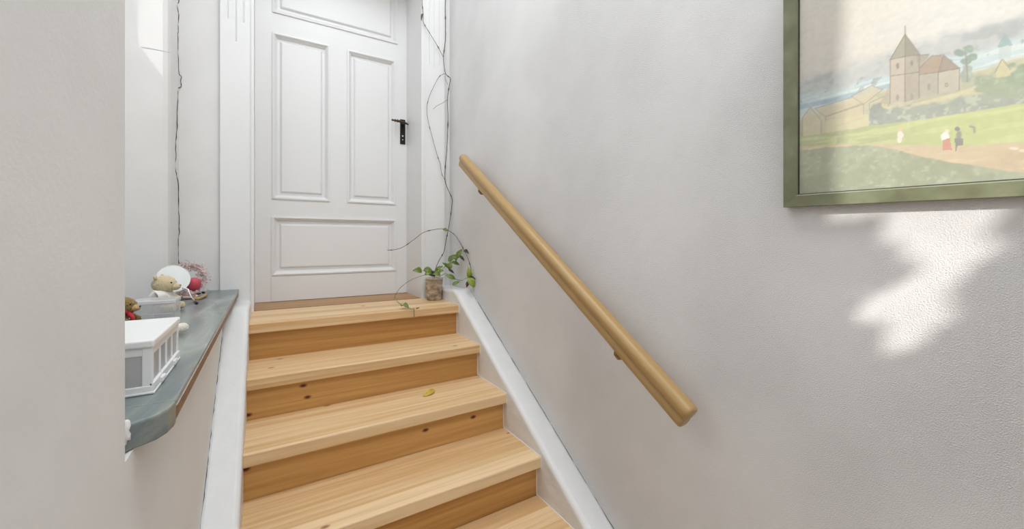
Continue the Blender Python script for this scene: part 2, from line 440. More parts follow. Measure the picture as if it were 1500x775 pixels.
# linings of the doorway and casings
ln = MB().box(DX1-.006, DX1+.001, YF-.012, YD-.001, LZ, 1.66)
struct('trim_4', ln, M['paint'], bevel=.001, seg=1)
def casing(name, x0, x1, z0, flutes, bead_side):
    """fluted board: grooves stop at their own heights"""
    yf = YF-.020; zt = 1.72; g = .0055; gw = .0045
    mb = MB()
    cols = []; x = x0
    xsr = [x0]
    for fx, fz in flutes: xsr += [fx-gw, fx, fx+gw]
    xsr.append(x1)
    zs = sorted(set([z0, zt]+[fz for _, fz in flutes]+[fz+.006 for _, fz in flutes]))
    def y(x, z):
        for fx, fz in flutes:
            if abs(x-fx) < 1e-6 and z >= fz+.005: return yf+g
        return yf
    rows = [[(x, y(x, z), z) for x in xsr] for z in zs]
    mb.sheet(rows)
    # edges of the board
    mb.sheet([[(x0, yf, z0), (x0, YF+.001, z0)], [(x0, yf, zt), (x0, YF+.001, zt)]])
    mb.sheet([[(x1, yf, z0), (x1, YF+.001, z0)], [(x1, yf, zt), (x1, YF+.001, zt)]])
    mb.sheet([[(x0, yf, z0), (x1, yf, z0)], [(x0, YF+.001, z0), (x1, YF+.001, z0)]])
    bx0, bx1 = bead_side; bx0 -= .0015; bx1 += .0015
    mb.box(bx0, bx1, yf-.006, YF+.002, z0, zt)
    o = struct(name, mb, M['paint']); return o
casing('trim_5', -.182, DX0, LZ, [(-.1533, 1.036), (-.1215, .938), (-.0919, 1.034)], (-.060, -.052))
casing('trim_6', DX1-.006, .925, LZ, [(.829, 1.046), (.8613, 1.037), (.8939, 1.057)], (DX1-.006, DX1+.010))

# ---------- sill with its things ----------
SZ = -.228
ws = thing('window_sill', 'grey-green slate window sill with brown wooden underside in the left niche', 'window sill', (-.3, 1.4, SZ-.034))
def sillpoly(d):
    return [(-.110-d, YF-.002), (-.3325, YF-.002), (-.3325, 2.12), (-.350, 2.088), (-.618, 1.981), (-.618, .658), (-.155, .658), (-.143, .674),
            (-.133-d, .680+d), (-.122-d, .690+d), (-.114-d, .706+d), (-.110-d, .728+d)]
slab = MB().prism([(-.110, YF-.002), (-.3325, YF-.002), (-.3325, 2.12), (-.350, 2.088), (-.618, 1.981), (-.618, .7405), (-.110, .7405)], SZ-.009, SZ, 'z')
slab.prism([(-.110, .740), (-.618, .740), (-.618, .658), (-.155, .658), (-.143, .674), (-.133, .680), (-.122, .690), (-.114, .706), (-.110, .728)], SZ-.0338, SZ, 'z')
obj('slab', slab, M['sill'], ws, bevel=.003, seg=2)
und = MB().prism([(-.112, YF-.002), (-.16, YF-.002), (-.16, .736), (-.112, .736)], SZ-.034, SZ-.0088, 'z')
obj('wooden_edge', und, M['sillwood'], ws, bevel=.002, seg=1)
lip = MB().tube([(-.1108, 2.29, SZ-.0088), (-.1108, .742, SZ-.0088)], .0016, n=6)
obj('pale_lip', lip, M['silllip'], ws)

# storage box with divided side
bx0, bx1, by0, by1, bz0, bz1 = -.330, -.1445, .7875, .996, SZ+.0005, SZ+.081
sb = thing('storage_box', 'white frosted plastic storage box with divided compartments at the near end of the sill', 'storage box', (-.24, .89, SZ))
fr = MB()
t = .004
fr.box(bx0+.002, bx1-.002, by0+.002, by1-.002, bz0, bz0+.004)
fr.box(bx0, bx1+.003, by0-.003, by1, bz0, bz0+.0035)
for (a, b) in ((bx0, by0), (bx1-.012, by0), (bx0, by1-.010), (bx1-.012, by1-.010)):
    fr.box(a, a+.012, b, b+.010, bz0+.003, bz1-.011)
fr.box(bx0+.001, bx1-.0008, by0+.0008, by0+t, bz1-.024, bz1-.0113); fr.box(bx0+.001, bx1-.0008, by1-t, by1-.0008, bz1-.024, bz1-.0113)
fr.box(bx1-t, bx1-.0006, by0+.001, by1-.001, bz1-.024, bz1-.0114)
fr.box(bx1-t, bx1+.002, by0, by1, bz0+.003, bz0+.016); fr.box(bx0, bx1, by0-.001, by0+t, bz0+.003, bz0+.012)
for i in (1, 2, 3):
    y = by0+.010+(by1-by0-.02)*i/4
    fr.box(bx1-t, bx1-.0004, y-.003, y+.003, bz0+.014, bz1-.02)
obj('box_frame', fr, M['plastic'], sb, bevel=.0012, seg=2)
bo = MB()
bo.box(bx0+.001, bx1-.002, by0+.002, by0+.0035, bz0+.004, bz1-.014); bo.box(bx0+.001, bx1-.002, by1-.0035, by1-.002, bz0+.004, bz1-.014)
bo.box(bx1-.0035, bx1-.002, by0+.002, by1-.002, bz0+.004, bz1-.014); bo.box(bx0, bx0+.0015, by0+.002, by1-.002, bz0+.004, bz1-.014)
obj('box_side', bo, M['frost'], sb)
for i in range(4):
    y0 = by0+.012+(by1-by0-.02)*i/4; y1 = y0+(by1-by0-.02)/4-.008
    dv = MB()
    zc = bz0+.026
    pp = [(y0+.002, bz1-.024), (y1-.002, bz1-.024)]
    n = 8
    for j in range(n+1):
        a = math.pi*j/n
        pp.append(((y0+y1)/2+math.cos(a)*(y1-y0-.004)/2, zc-math.sin(a)*.010))
    dv.prism(pp, bx0+.012, bx1-.005, 'x')
    obj('compartment', dv, M['greige'], sb)
lid = MB().box(bx0-.002, bx1+.0025, by0-.003, by1+.003, bz1-.012, bz1)
lo = obj('lid', lid, M['plastic'], sb, bevel=.003, seg=3)
for y in (.84, .94):
    hg = MB().box(bx1+.001, bx1+.0055, y-.010, y+.010, bz0+.004, bz0+.012)
    obj('clip', hg, M['plastic'], sb, bevel=.001, seg=1)

# clear box behind it
cb = thing('clear_plastic_box', 'small empty clear plastic box with lid between the white storage box and the cream teddy', 'plastic box', (-.27, 1.5, SZ))
cx0, cx1, cy0, cy1, cz0, cz1 = -.315, -.222, 1.47, 1.56, SZ+.0005, SZ+.058
w = .0016
c = MB()
c.box(cx0, cx1, cy0, cy0+w, cz0, cz1); c.box(cx0, cx1, cy1-w, cy1, cz0, cz1); c.box(cx0, cx0+w, cy0+w, cy1-w, cz0, cz1); c.box(cx1-w, cx1, cy0+w, cy1-w, cz0, cz1); c.box(cx0, cx1, cy0, cy1, cz0, cz0+w)
obj('box_body', c, M['clear'], cb)
c = MB().box(cx0-.002, cx1+.002, cy0-.002, cy1+.002, cz1-.007, cz1+.0025)
obj('lid', c, M['clearedge'], cb, bevel=.0015, seg=2)
c = MB().box((cx0+cx1)/2-.001, (cx0+cx1)/2+.001, cy0+.003, cy1-.003, cz0+w, cz1-.01).box(cx0+.003, cx1-.003, cy0-.0006, cy0, cz0+.022, cz0+.024)
obj('divider', c, M['clearedge'], cb)

def rotz(a): return Matrix.Rotation(a, 3, 'Z')
def skin_body(name, verts, edges, radii, m, parent, sub=2, off=None):
    """one continuous soft body grown from a skeleton"""
    me = bpy.data.meshes.new(name)
    L0 = parent.location
    me.from_pydata([(v[0]-L0.x, v[1]-L0.y, v[2]+H-L0.z) for v in verts], edges, [])
    o = bpy.data.objects.new(name, me); C.objects.link(o); o.parent = parent
    me.materials.append(m)
    sk = o.modifiers.new('skin', 'SKIN')
    for i, sv in enumerate(me.skin_vertices[0].data):
        r = radii[i]; sv.radius = (r, r) if not isinstance(r, tuple) else r; sv.use_root = (i == 0)
    sk.use_smooth_shade = True
    s = o.modifiers.new('sub', 'SUBSURF'); s.levels = sub; s.render_levels = sub
    return o

def teddy(name, label, x, y, ang, s, mbody, snout_m, group=None, shirt=False, scarf=False):
    """sitting teddy, facing direction ang, s = overall scale (height about .13*s)"""
    t = thing(name, label, 'teddy bear', (x, y, SZ))
    c, q = math.cos(ang), math.sin(ang)
    def W(f, l, z): return (x+(f*c-l*q)*s, y+(f*q+l*c)*s, SZ+z*s)
    V = [W(0, 0, .032), W(0, 0, .060), W(.004, 0, .078),                      # belly, chest, neck
         W(.010, .028, .020), W(.045, .034, .016), W(.062, .036, .018),       # left leg
         W(.010, -.028, .020), W(.045, -.034, .016), W(.062, -.036, .018),    # right leg
         W(.006, .030, .064), W(.026, .040, .048), W(.044, .036, .040),       # left arm
         W(.006, -.030, .064), W(.026, -.040, .048), W(.044, -.036, .040)]    # right arm
    E = [(0,1),(1,2),(0,3),(3,4),(4,5),(0,6),(6,7),(7,8),(1,9),(9,10),(10,11),(1,12),(12,13),(13,14)]
    R = [.036, .029, .020, .017, .015, .017, .017, .015, .017, .013, .011, .012, .013, .011, .012]
    skin_body('body', V, E, [r*s for r in R], mbody, t)
    hd = MB()
    rz = rotz(ang)
    hd.ball(W(.010, 0, .099), [.0365*s, .034*s, .033*s], n=28, mtx=rz, wob=.03, ws=40)
    for l in (-1, 1):
        hd.ball(W(-.006, l*.025, .127), [.0055*s, .009*s, .009*s], n=16, mtx=rz)
    ho = obj('head', hd, mbody, t, smooth=True)
    sn_ = MB().ball(W(.041, 0, .090), [.019*s, .0165*s, .0135*s], n=20, mtx=rz)
    obj('snout', sn_, snout_m, ho, smooth=True)
    nb = MB().ball(W(.059, 0, .095), [.0035*s, .0045*s, .003*s], n=12, mtx=rz); obj('nose', nb, M['plushtan'] if shirt else M['black'], ho, smooth=True)
    for l in (-1, 1):
        e = MB().ball(W(.038, l*.0185, .1065), .0033*s, n=12); obj('eye', e, M['black'], ho, smooth=True)
    if shirt:
        V2 = [W(0, 0, .022), W(0, 0, .058), W(.003, 0, .072), W(.005, .029, .065), W(.026, .040, .052), W(.005, -.029, .065), W(.026, -.040, .052)]
        skin_body('shirt', V2, [(0,1),(1,2),(1,3),(3,4),(1,5),(5,6)], [r*s for r in (.043, .0375, .027, .0195, .019, .0195, .019)], M['shirt'], t)
    if scarf:
        n = 28
        P = [Vector(W(.004+math.cos(2*math.pi*i/n)*.028, math.sin(2*math.pi*i/n)*.028, .078)) for i in range(n+1)]
        sc = MB().tube(P, .0075*s, n=8).tube([W(.026, -.012, .076), W(.045, -.02, .060), W(.052, -.024, .040)], [.008*s, .0075*s, .006*s], n=8)
        obj('scarf', sc, M['red'], t, smooth=True)
    return t
teddy('teddy_bear', 'cream teddy bear in a white shirt sitting in front of the round mirror', -.290, 1.69, math.radians(-12), .88, M['plush'], M['plush'], shirt=True)
teddy('teddy_bear', 'small brown teddy bear with a red scarf, half hidden by the near wall', -.309, 1.36, math.radians(-15), .66, M['plushbrown'], M['plushtan'], scarf=True)
# off-white plush animal lying behind the storage box, only its paw shows
pt = thing('plush_rabbit', 'off-white plush toy lying behind the white storage box, its paw poking out', 'soft toy', (-.24, 1.2, SZ))
skin_body('body', [(-.275, 1.16, SZ+.026), (-.225, 1.19, SZ+.024), (-.195, 1.215, SZ+.019), (-.178, 1.245, SZ+.016), (-.169, 1.265, SZ+.0155), (-.31, 1.14, SZ+.027), (-.335, 1.13, SZ+.027), (-.235, 1.235, SZ+.017), (-.222, 1.26, SZ+.015), (-.27, 1.11, SZ+.015)],
          [(0,1),(1,2),(2,3),(3,4),(0,5),(5,6),(1,7),(7,8),(0,9)], [.026, .020, .014, .012, .0145, .018, .026, .012, .013, .013], M['plushwhite'], pt)

# round mirror on a bent wire
mi = thing('round_mirror', 'round mirror with bent white wire arm leaning behind the cream teddy', 'mirror', (-.285, 1.98, SZ))
mc = Vector((-.300, 1.965, -.143))
nrm = Vector((.40, -.88, .30)).normalized()
ax = nrm.cross(Vector((0, 0, 1))).normalized(); ay = ax.cross(nrm).normalized()
if ay.z < 0: ay = -ay; ax = -ax
mm = Matrix((ax, ay, nrm)).transposed()
md = MB()
md.lathe([(.0015, .0016), (.030, .0016), (.0500, .0016), (.0508, .001)], mc, n=56, mtx=mm)
mo = obj('mirror_disc', md, M['mirror'], mi)
mb = MB().lathe([(.001, -.0035), (.0505, -.0035), (.0525, -.001), (.0525, .0012), (.0510, .0018), (.0505, .0010), (.001, .001)], mc, n=56, mtx=mm, cap=False)
obj('rim', mb, M['white'], mi, smooth=True)
mb = MB().tube([on_y(268, 421, 1.965), on_y(276, 424, 1.93), on_y(277.5, 429, 1.90), on_y(280, 435, 1.87), on_z(286, 441.5, SZ+.004)], .0019, n=10)
a0 = mc-ay*.05
mb.tube([a0-nrm*.002, a0-Vector((0, 0, .012))-nrm*.002, Vector((a0.x-.01, a0.y+.02, SZ+.003)), Vector((a0.x-.03, a0.y+.05, SZ+.003))], .0022, n=8)
obj('wire_arm', mb, M['white'], mi, smooth=True)
e = on_z(287, 443, SZ+.0045)
mb = MB().tube([on_z(285.4, 441, SZ+.0045), e, on_z(289, 444.2, SZ+.0045)], [.0032, .0042, .0036], n=10)
obj('arm_tip', mb, M['black'], mi, smooth=True)

# wreath of pale pink lace with dark dots
wreath = thing('lace_wreath', 'pale pink lacy wreath with dark specks propped in the niche corner behind the mirror', 'wreath', (-.285, 2.17, SZ))
wc = Vector((-.278, 2.155, SZ+.070)); R0 = .052
wb, wd = MB(), MB()
wx = Vector((.85, -.15, 0)).normalized(); wy = Vector((.05, .30, 1)).normalized()
wn = wx.cross(wy).normalized()
rr = random.Random(3)
def petals(mb, n, r0, sp, size):
    for i in range(n):
        a = rr.uniform(0, 2*math.pi); q = r0+rr.gauss(0, sp)
        c = wc+wx*math.cos(a)*q+wy*math.sin(a)*q+wn*rr.gauss(0, .006)
        if c.z < SZ+.005: c.z = SZ+.005
        d1 = Vector((rr.gauss(0, 1), rr.gauss(0, 1), rr.gauss(0, 1))).normalized(); d2 = d1.orthogonal().normalized()
        s_ = size*rr.uniform(.5, 1.2); d3 = d1.cross(d2)
        pts = [c+d1*s_, c+d2*s_*.55+d3*s_*.15, c-d1*s_*.8, c-d2*s_*.5+d3*s_*.2]
        pb = [p+d3*.0007 for p in pts]
        A = [mb.b.verts.new(p) for p in pts]; Bv = [mb.b.verts.new(p) for p in pb]
        mb.b.faces.new(A); mb.b.faces.new(Bv[::-1])
        for k in range(4): mb.b.faces.new((A[k], Bv[k], Bv[(k+1)%4], A[(k+1)%4]))
petals(wb, 900, R0, .010, .0055)
petals(wd, 38, R0, .008, .0030)
core = MB().tube([wc+wx*math.cos(2*math.pi*i/40)*R0+wy*math.sin(2*math.pi*i/40)*R0 for i in range(41)], .004, n=8)
obj('ring', core, M['lace'], wreath, smooth=True)
o = obj('petals', wb, M['lace'], wreath); o['kind'] = 'stuff'
o = obj('dark_petals', wd, M['lacedark'], wreath); o['kind'] = 'stuff'
# a puff of the same lace on the sill right of it
pf = thing('lace_puff', 'crumpled tuft of brownish pink lace lying below the mirror', 'lace', (-.235, 2.02, SZ))
mb = MB()
for i in range(260):
    a = rr.uniform(0, 2*math.pi); q = math.sqrt(rr.random())
    c = Vector((-.262+math.cos(a)*q*.030, 2.0+math.sin(a)*q*.020, SZ+.008+abs(rr.gauss(0, .011))))
    c.z = min(c.z, SZ+.032)
    d1 = Vector((rr.gauss(0, 1), rr.gauss(0, 1), rr.gauss(0, 1))).normalized(); d2 = d1.orthogonal().normalized(); s_ = .0045*rr.uniform(.5, 1.2)
    A = [mb.b.verts.new(p) for p in (c+d1*s_, c+d2*s_*.6, c-d1*s_, c-d2*s_*.6)]
    Bv = [mb.b.verts.new(v.co+d1.cross(d2)*.0006) for v in A]
    mb.b.faces.new(A); mb.b.faces.new(Bv[::-1])
    for k in range(4): mb.b.faces.new((A[k], Bv[k], Bv[(k+1)%4], A[(k+1)%4]))
mb.ball((-.262, 2.0, SZ+.007), (.028, .018, .0075), n=16, wob=.5, ws=90)
o = obj('lace_tuft', mb, M['lace'], pf); o['kind'] = 'stuff'

# raspberry-red ball
bc = on_y(284, 416, 2.03)
bt = thing('ornament_ball', 'raspberry red ball ornament on the sill right of the mirror', 'ornament', (bc.x, bc.y, SZ))
mb = MB().lathe([(.0008, -.0300), (.008, -.0288), (.016, -.0235), (.0215, -.014), (.0238, -.002), (.0230, .009), (.0190, .018), (.012, .0235), (.005, .0255), (.0008, .026)], bc, n=32)
obj('ball', mb, M['pink'], bt, smooth=True)
mb = MB().lathe([(.0115, SZ+.0005), (.0115, SZ+.006), (.0095, SZ+.010), (.0085, bc.z-.0265)], (bc.x, bc.y, 0), n=24)
obj('stand', mb, M['brown'], bt)
# little wooden ornament with black beads below
wp = on_z(290, 436, SZ)
wt = thing('wooden_ornament', 'little gilt and brown wooden ornament lying below the red ball', 'ornament', (wp.x, wp.y, SZ))
mb = MB()
P = [on_z(x, y, SZ+.006) for x, y in ((283, 437), (288, 437.5), (294, 436.5), (300, 433.5), (303, 430))]
mb.tube(P, [.0045, .006, .006, .005, .0035], n=10)
obj('gilt_piece', mb, M['gold'], wt, smooth=True)
mb = MB()
P = [on_z(x, y, SZ+.008) for x, y in ((263, 436), (270, 434), (278, 433), (286, 431), (293, 430))]
mb.tube(P, [.003, .006, .0065, .006, .004], n=10)
obj('brown_piece', mb, M['brown'], wt, smooth=True)
for i, (x, y, h, r) in enumerate(((271, 432, .008, .0055), (275, 430, .014, .0045), (298, 428.5, .012, .006), (282, 429, .013, .0045))):
    p = on_z(x, y, SZ+h)
    b = thing('black_bead', ('round black bead lying at the left end of the brown wooden ornament', 'black bead on top of the brown piece, second from the left',
        'larger black bead at the right end below the lace wreath', 'black bead directly under the red ball')[i], 'bead', (p.x, p.y, SZ), 'black beads on the sill')
    mb = MB().ball((p.x, p.y, p.z), (r*1.1, r, r*.8), n=14, wob=.3, ws=120)
    obj('bead', mb, M['black'], b, smooth=True)
# white fluffy bit
# ---------- handrail ----------
hr = thing('handrail', 'round-edged beech handrail with a groove fixed along the right wall', 'handrail', (.89, 1.2, -.1))
a = Vector((.893, 1.955, .4330)); b = Vector((.893, .612, -.4415))
d = (b-a).normalized(); sx = Vector((1, 0, 0)); upv = sx.cross(d).normalized()
if upv.z < 0: upv = -upv
prof = []
hw, hh = .0225, .036
base = [(0, .036), (.010, .0350), (.017, .0310), (.0225, .0240), (.0240, .0150), (.0222, .0065), (.0185, .0005), (.0145, -.0030), (.0165, -.0065), (.0185, -.0130), (.0182, -.0220), (.0155, -.0300), (.009, -.0350), (0, -.0360)]
prof = base+[(-x, y) for x, y in base[-2:0:-1]]
ctr = Vector((0, 0))
L = (b-a).length
stations = [(0, .80), (.0015, .88), (.004, .95), (.008, .99), (.013, 1.0)]
stations += [(L*i/20, 1.0) for i in range(1, 20)]
stations += [(L-q, s_) for q, s_ in ((.013, 1.0), (.008, .99), (.004, .95), (.0015, .88), (0, .80))]
mb = MB(); rings = []
for t_, s_ in stations:
    sag = .0
    rings.append([mb.b.verts.new(a+d*t_+sx*(x*s_)+upv*(y*(1-(1-s_)*.6)))for x, y in prof])
for A, Bv in zip(rings, rings[1:]):
    n = len(prof)
    for k in range(n): mb.b.faces.new((A[k], A[(k+1)%n], Bv[(k+1)%n], Bv[k]))
mb.b.faces.new(rings[0][::-1]); mb.b.faces.new(rings[-1])
# grain runs along the rail: object x axis is turned along it
rl = obj('rail', mb, None, hr, smooth=True)
def rail_mat():
    m = M['rail']; N = m.node_tree.nodes; Lk = m.node_tree.links
    tc = [n for n in N if n.type == 'TEX_COORD'][0]; sp = [n for n in N if n.type == 'SEPXYZ'][0]
    mp = N.new('ShaderNodeVectorRotate'); mp.rotation_type = 'Z_AXIS'; mp.inputs['Angle'].default_value = math.pi/2
    m2 = N.new('ShaderNodeVectorRotate'); m2.rotation_type = 'Y_AXIS'; m2.inputs['Angle'].default_value = math.atan2(d.z, d.y) if False else 0
    Lk.new(tc.outputs['Object'], m2.inputs['Vector']); 
    m3 = N.new('ShaderNodeVectorRotate'); m3.rotation_type = 'X_AXIS'; m3.inputs['Angle'].default_value = -math.atan2(a.z-b.z, a.y-b.y)
    Lk.new(m2.outputs[0], m3.inputs['Vector']); Lk.new(m3.outputs[0], mp.inputs['Vector']); Lk.new(mp.outputs[0], sp.inputs[0])
    return m
rl.data.materials.append(rail_mat())
# brackets
for yy in (1.735, .835):
    t_ = (a.y-yy)/(a.y-b.y); c = a.lerp(b, t_)
    q = c-upv*.034
    mb = MB()
    mb.tube([(WR+.002, q.y-.004, q.z-.030), (WR-.022, q.y-.004, q.z-.030), (c.x+.006, q.y-.003, q.z-.026), (c.x, q.y, q.z-.016), q+upv*.004], [.0065, .0065, .0065, .0065, .0060], n=12)
    ro = Matrix.Rotation(-math.pi/2, 3, 'Y')
    mb.lathe([(.001, .0), (.018, .0), (.018, .003), (.014, .006), (.001, .0065)], (WR+.001, q.y-.004, q.z-.030), n=24, mtx=ro)
    obj('bracket', mb, M['brass'], hr, smooth=True)

# ---------- framed picture ----------
pw = Vector((0, -1, -.0213)).normalized(); ph = Vector((-.048, -.0213, 1)); ph = (ph-pw*ph.dot(pw)).normalized(); pn = pw.cross(ph)
pic = bpy.data.objects.new('framed_painting', None); C.objects.link(pic)
P0 = on_x(1147, 304, .946)
mw = Matrix((pw, ph, pn)).transposed().to_4x4(); mw.translation = P0+Vector((0, 0, H)); pic.matrix_world = mw
tag(pic, 'green-framed landscape painting of a village church hanging on the right wall', 'painting')
PW, PH = .61, .505
fwid = .0256
mb = MB()
# mitred frame: outer edge, face sloping gently inward, inner rebate
prof = [(0, -.0165), (0, -.001), (.0012, .0), (fwid-.0022, -.0025), (fwid-.0006, -.004), (fwid, -.012)]
def ringp(ins, z): return [(ins, ins, z), (PW-ins, ins, z), (PW-ins, PH-ins, z), (ins, PH-ins, z)]
prev = None; first = None
for ins, z in prof:
    r_ = [mb.b.verts.new(p) for p in ringp(ins, z)]
    if prev:
        for i in range(4): mb.b.faces.new((prev[i], prev[(i+1)%4], r_[(i+1)%4], r_[i]))
    else: first = r_
    prev = r_
for i in range(4): mb.b.faces.new((prev[i], prev[(i+1)%4], first[(i+1)%4], first[i]))
obj('picture_frame', mb, M['frame'], pic, raw=True)
mb = MB(); i1, i2 = fwid-.0006, fwid+.0022
A = [mb.b.verts.new(p) for p in ringp(i1, -.0068)]; Bv = [mb.b.verts.new(p) for p in ringp(i2, -.0105)]
for i in range(4): mb.b.faces.new((A[i], A[(i+1)%4], Bv[(i+1)%4], Bv[i]))
obj('rebate_shadow_strip', mb, M['framedark'], pic, raw=True)
# the painting: pigment laid on a fine grid
NX, NY = 470, 390
s0, s1, t0, t1 = fwid, PW-fwid, fwid, PH-fwid
S, T = np.meshgrid(np.linspace(s0, s1, NX), np.linspace(t0, t1, NY))
px3 = np.array(P0)[:, None, None]+np.array(pw)[:, None, None]*S+np.array(ph)[:, None, None]*T
U_ = px3[0]*cs-px3[1]*sn; W_ = np.maximum(px3[0]*sn+px3[1]*cs, .22)
X = 750+F*U_/W_; Y = 353-F*px3[2]/W_              # drawing units of the sketch
rs = np.random.RandomState(5)
def fbm(sx, sy, oct=4, seed=0):
    out = np.zeros_like(S); amp = 1; tot = 0
    for o_ in range(oct):
        r = np.random.RandomState(seed*31+o_); nx, ny = max(2, int(sx*2**o_)), max(2, int(sy*2**o_))
        g = r.rand(ny+2, nx+2)
        fx = (S-s0)/(s1-s0)*nx; fy = (T-t0)/(t1-t0)*ny
        ix = np.clip(fx.astype(int), 0, nx); iy = np.clip(fy.astype(int), 0, ny); dx = fx-ix; dy = fy-iy
        dx = dx*dx*(3-2*dx); dy = dy*dy*(3-2*dy)
        out += amp*((g[iy, ix]*(1-dx)+g[iy, ix+1]*dx)*(1-dy)+(g[iy+1, ix]*(1-dx)+g[iy+1, ix+1]*dx)*dy); tot += amp; amp *= .55
    return out/tot
n_fine = fbm(90, 70, 2, 1); n_mid = fbm(24, 20, 3, 2); n_str = fbm(8, 60, 3, 3); n_big = fbm(5, 4, 3, 4); n_dab = fbm(60, 50, 2, 6)
col = np.zeros((NY, NX, 3))
def srgb(r, g, b): return np.array([((c/255+.055)/1.055)**2.4 if c/255 > .04045 else c/255/12.92 for c in (r, g, b)])
def sm(x, a, b): t = np.clip((x-a)/(b-a), 0, 1); return t*t*(3-2*t)
def lay(mask, c, k=1.0):
    global col
    m = np.clip(mask*k, 0, 1)[..., None]; col = col*(1-m)+srgb(*c)*m
def curve(pts):
    xs_, ys_ = zip(*pts); return np.interp(X, xs_, ys_)
def poly(pts):
    ins = np.zeros(X.shape, bool); n = len(pts)
    for i in range(n):
        x1, y1 = pts[i]; x2, y2 = pts[(i+1)%n]
        if y1 == y2: continue
        c = ((y1 > Y) != (y2 > Y)) & (X < (x2-x1)*(Y-y1)/(y2-y1)+x1); ins ^= c
    return ins.astype(float)
def line(pts, w=1.0):
    out = np.zeros_like(X)
    for (x1, y1), (x2, y2) in zip(pts, pts[1:]):
        L2 = (x2-x1)**2+(y2-y1)**2; t = np.clip(((X-x1)*(x2-x1)+(Y-y1)*(y2-y1))/L2, 0, 1)
        dd = np.hypot(X-(x1+t*(x2-x1)), Y-(y1+t*(y2-y1))); out = np.maximum(out, 1-sm(dd, w*.4, w))
    return out
def blob(x, y, rx, ry, rough=.5): return 1-sm(np.hypot((X-x)/rx, (Y-y)/ry)+(n_dab-.5)*rough*2, .8, 1.15)
# sky
col[:] = srgb(196, 190, 178); lay(sm(X, 1200, 1420), (204, 203, 198))
lay(sm(n_str+.25*(n_mid-.5), .52, .75)*sm(Y, -10, 60), (176, 182, 184), .35)
# distant ridges, running up to the right
r1 = curve([(1168, 118), (1250, 92), (1330, 66), (1420, 42), (1500, 22), (1700, -10)])
lay(sm(Y+(n_mid-.5)*22, r1-12, r1+8), (158, 167, 172), .85)
lay(sm(n_mid, .48, .62)*sm(Y, r1-4, r1+6)*(1-sm(Y, r1+26, r1+40)), (128, 140, 148), .6)
r2 = curve([(1168, 150), (1250, 132), (1330, 108), (1420, 84), (1500, 62), (1700, 30)])
lay(sm(Y+(n_mid-.5)*14, r2-16, r2-6), (168, 196, 203), .9)
lay(sm(n_str, .5, .62)*sm(Y, r2-14, r2-4), (196, 211, 207), .7)
hatch = sm(np.sin((Y+.28*X)*.9+n_mid*9), .1, .9)
lay(hatch*sm(n_mid, .42, .6)*sm(Y, r1, r1+5)*(1-sm(Y, r2-4, r2+6)), (138, 158, 166), .45)
lay(hatch*sm(Y, r2+6, r2+20), (150, 156, 132), .25)
lay(line([(1168, 156), (1215, 146), (1260, 134), (1302, 124)], 5)*(.5+n_dab), (92, 146, 176), .7)
lay(sm(n_dab, .62, .72)*sm(Y, r1+20, r1+28)*(1-sm(Y, r2, r2+6)), (92, 112, 122), .55)
# near land
r3 = curve([(1168, 176), (1210, 158), (1260, 140), (1300, 128), (1400, 112), (1450, 96), (1500, 82), (1700, 60)])
lay(sm(Y+(n_mid-.5)*8, r3-4, r3+3), (176, 172, 134))
lay(sm(n_mid, .5, .66)*sm(Y, r3, r3+6), (142, 148, 120), .6)
# village roofs on the left
for q in ([(1172, 172), (1184, 156), (1200, 176), (1200, 196), (1172, 200)], [(1190, 158), (1250, 140), (1262, 150), (1206, 170)], [(1206, 170), (1262, 152), (1262, 172), (1208, 188)],
          [(1244, 140), (1274, 124), (1290, 130), (1262, 152)], [(1270, 150), (1292, 140), (1298, 150), (1298, 172), (1272, 178)]):
    lay(poly(q), (186, 172, 130), .7); lay(line(q+[q[0]], 1.0), (128, 116, 92), .7)
lay(poly([(1206, 176), (1284, 164), (1300, 176), (1300, 196), (1206, 200)]), (194, 184, 132), .8)
# church hill
hill = curve([(1168, 400), (1285, 400), (1286, 156), (1330, 152), (1400, 134), (1440, 120), (1500, 108), (1700, 90)])
lay(sm(Y, hill-2, hill+2), (192, 182, 134), .95)
lay(sm(n_mid, .5, .65)*sm(Y, hill+2, hill+8), (168, 168, 120), .5)
# hedge
hg0 = curve([(1168, 400), (1266, 400), (1270, 160), (1300, 158), (1380, 147), (1440, 134), (1500, 122), (1700, 100)])
hg1 = curve([(1168, 200), (1268, 184), (1340, 176), (1420, 163), (1500, 150), (1700, 130)])
hm = sm(Y+(n_dab-.5)*10, hg0-3, hg0+3)*(1-sm(Y+(n_dab-.5)*3, hg1-2, hg1+2))
lay(hm, (132, 146, 132)); lay(hm*sm(n_dab, .5, .62), (112, 128, 124), .45); lay(hm*sm(n_fine, .6, .7), (172, 180, 152), .6)
# church
wallc = (168, 156, 136)
lay(poly([(1301, 84), (1323, 80), (1323, 148), (1301, 150)]), (172, 158, 138)); lay(poly([(1323, 80), (1344, 77), (1344, 144), (1323, 148)]), (150, 138, 120))
lay(poly([(1344, 108), (1372, 103), (1372, 136), (1344, 141)]), (156, 148, 132)); lay(poly([(1372, 103), (1403, 98), (1403, 130), (1372, 136)]), (168, 160, 140))
lay(poly([(1344, 108), (1344, 98), (1362, 80), (1380, 80), (1372, 105)]), (146, 118, 92)); lay(poly([(1380, 79), (1404, 99), (1372, 105)]), (128, 108, 90))
lay(poly([(1340, 80), (1360, 78), (1346, 98), (1342, 98)]), (132, 118, 96), .8)
lay(poly([(1300, 86), (1323, 48), (1345, 78), (1323, 81)]), (112, 112, 92)); lay(poly([(1300, 86), (1323, 48), (1323, 81)]), (134, 132, 108), .9)
lay(poly([(1286, 150), (1301, 122), (1301, 152)]), (160, 146, 120), .8)
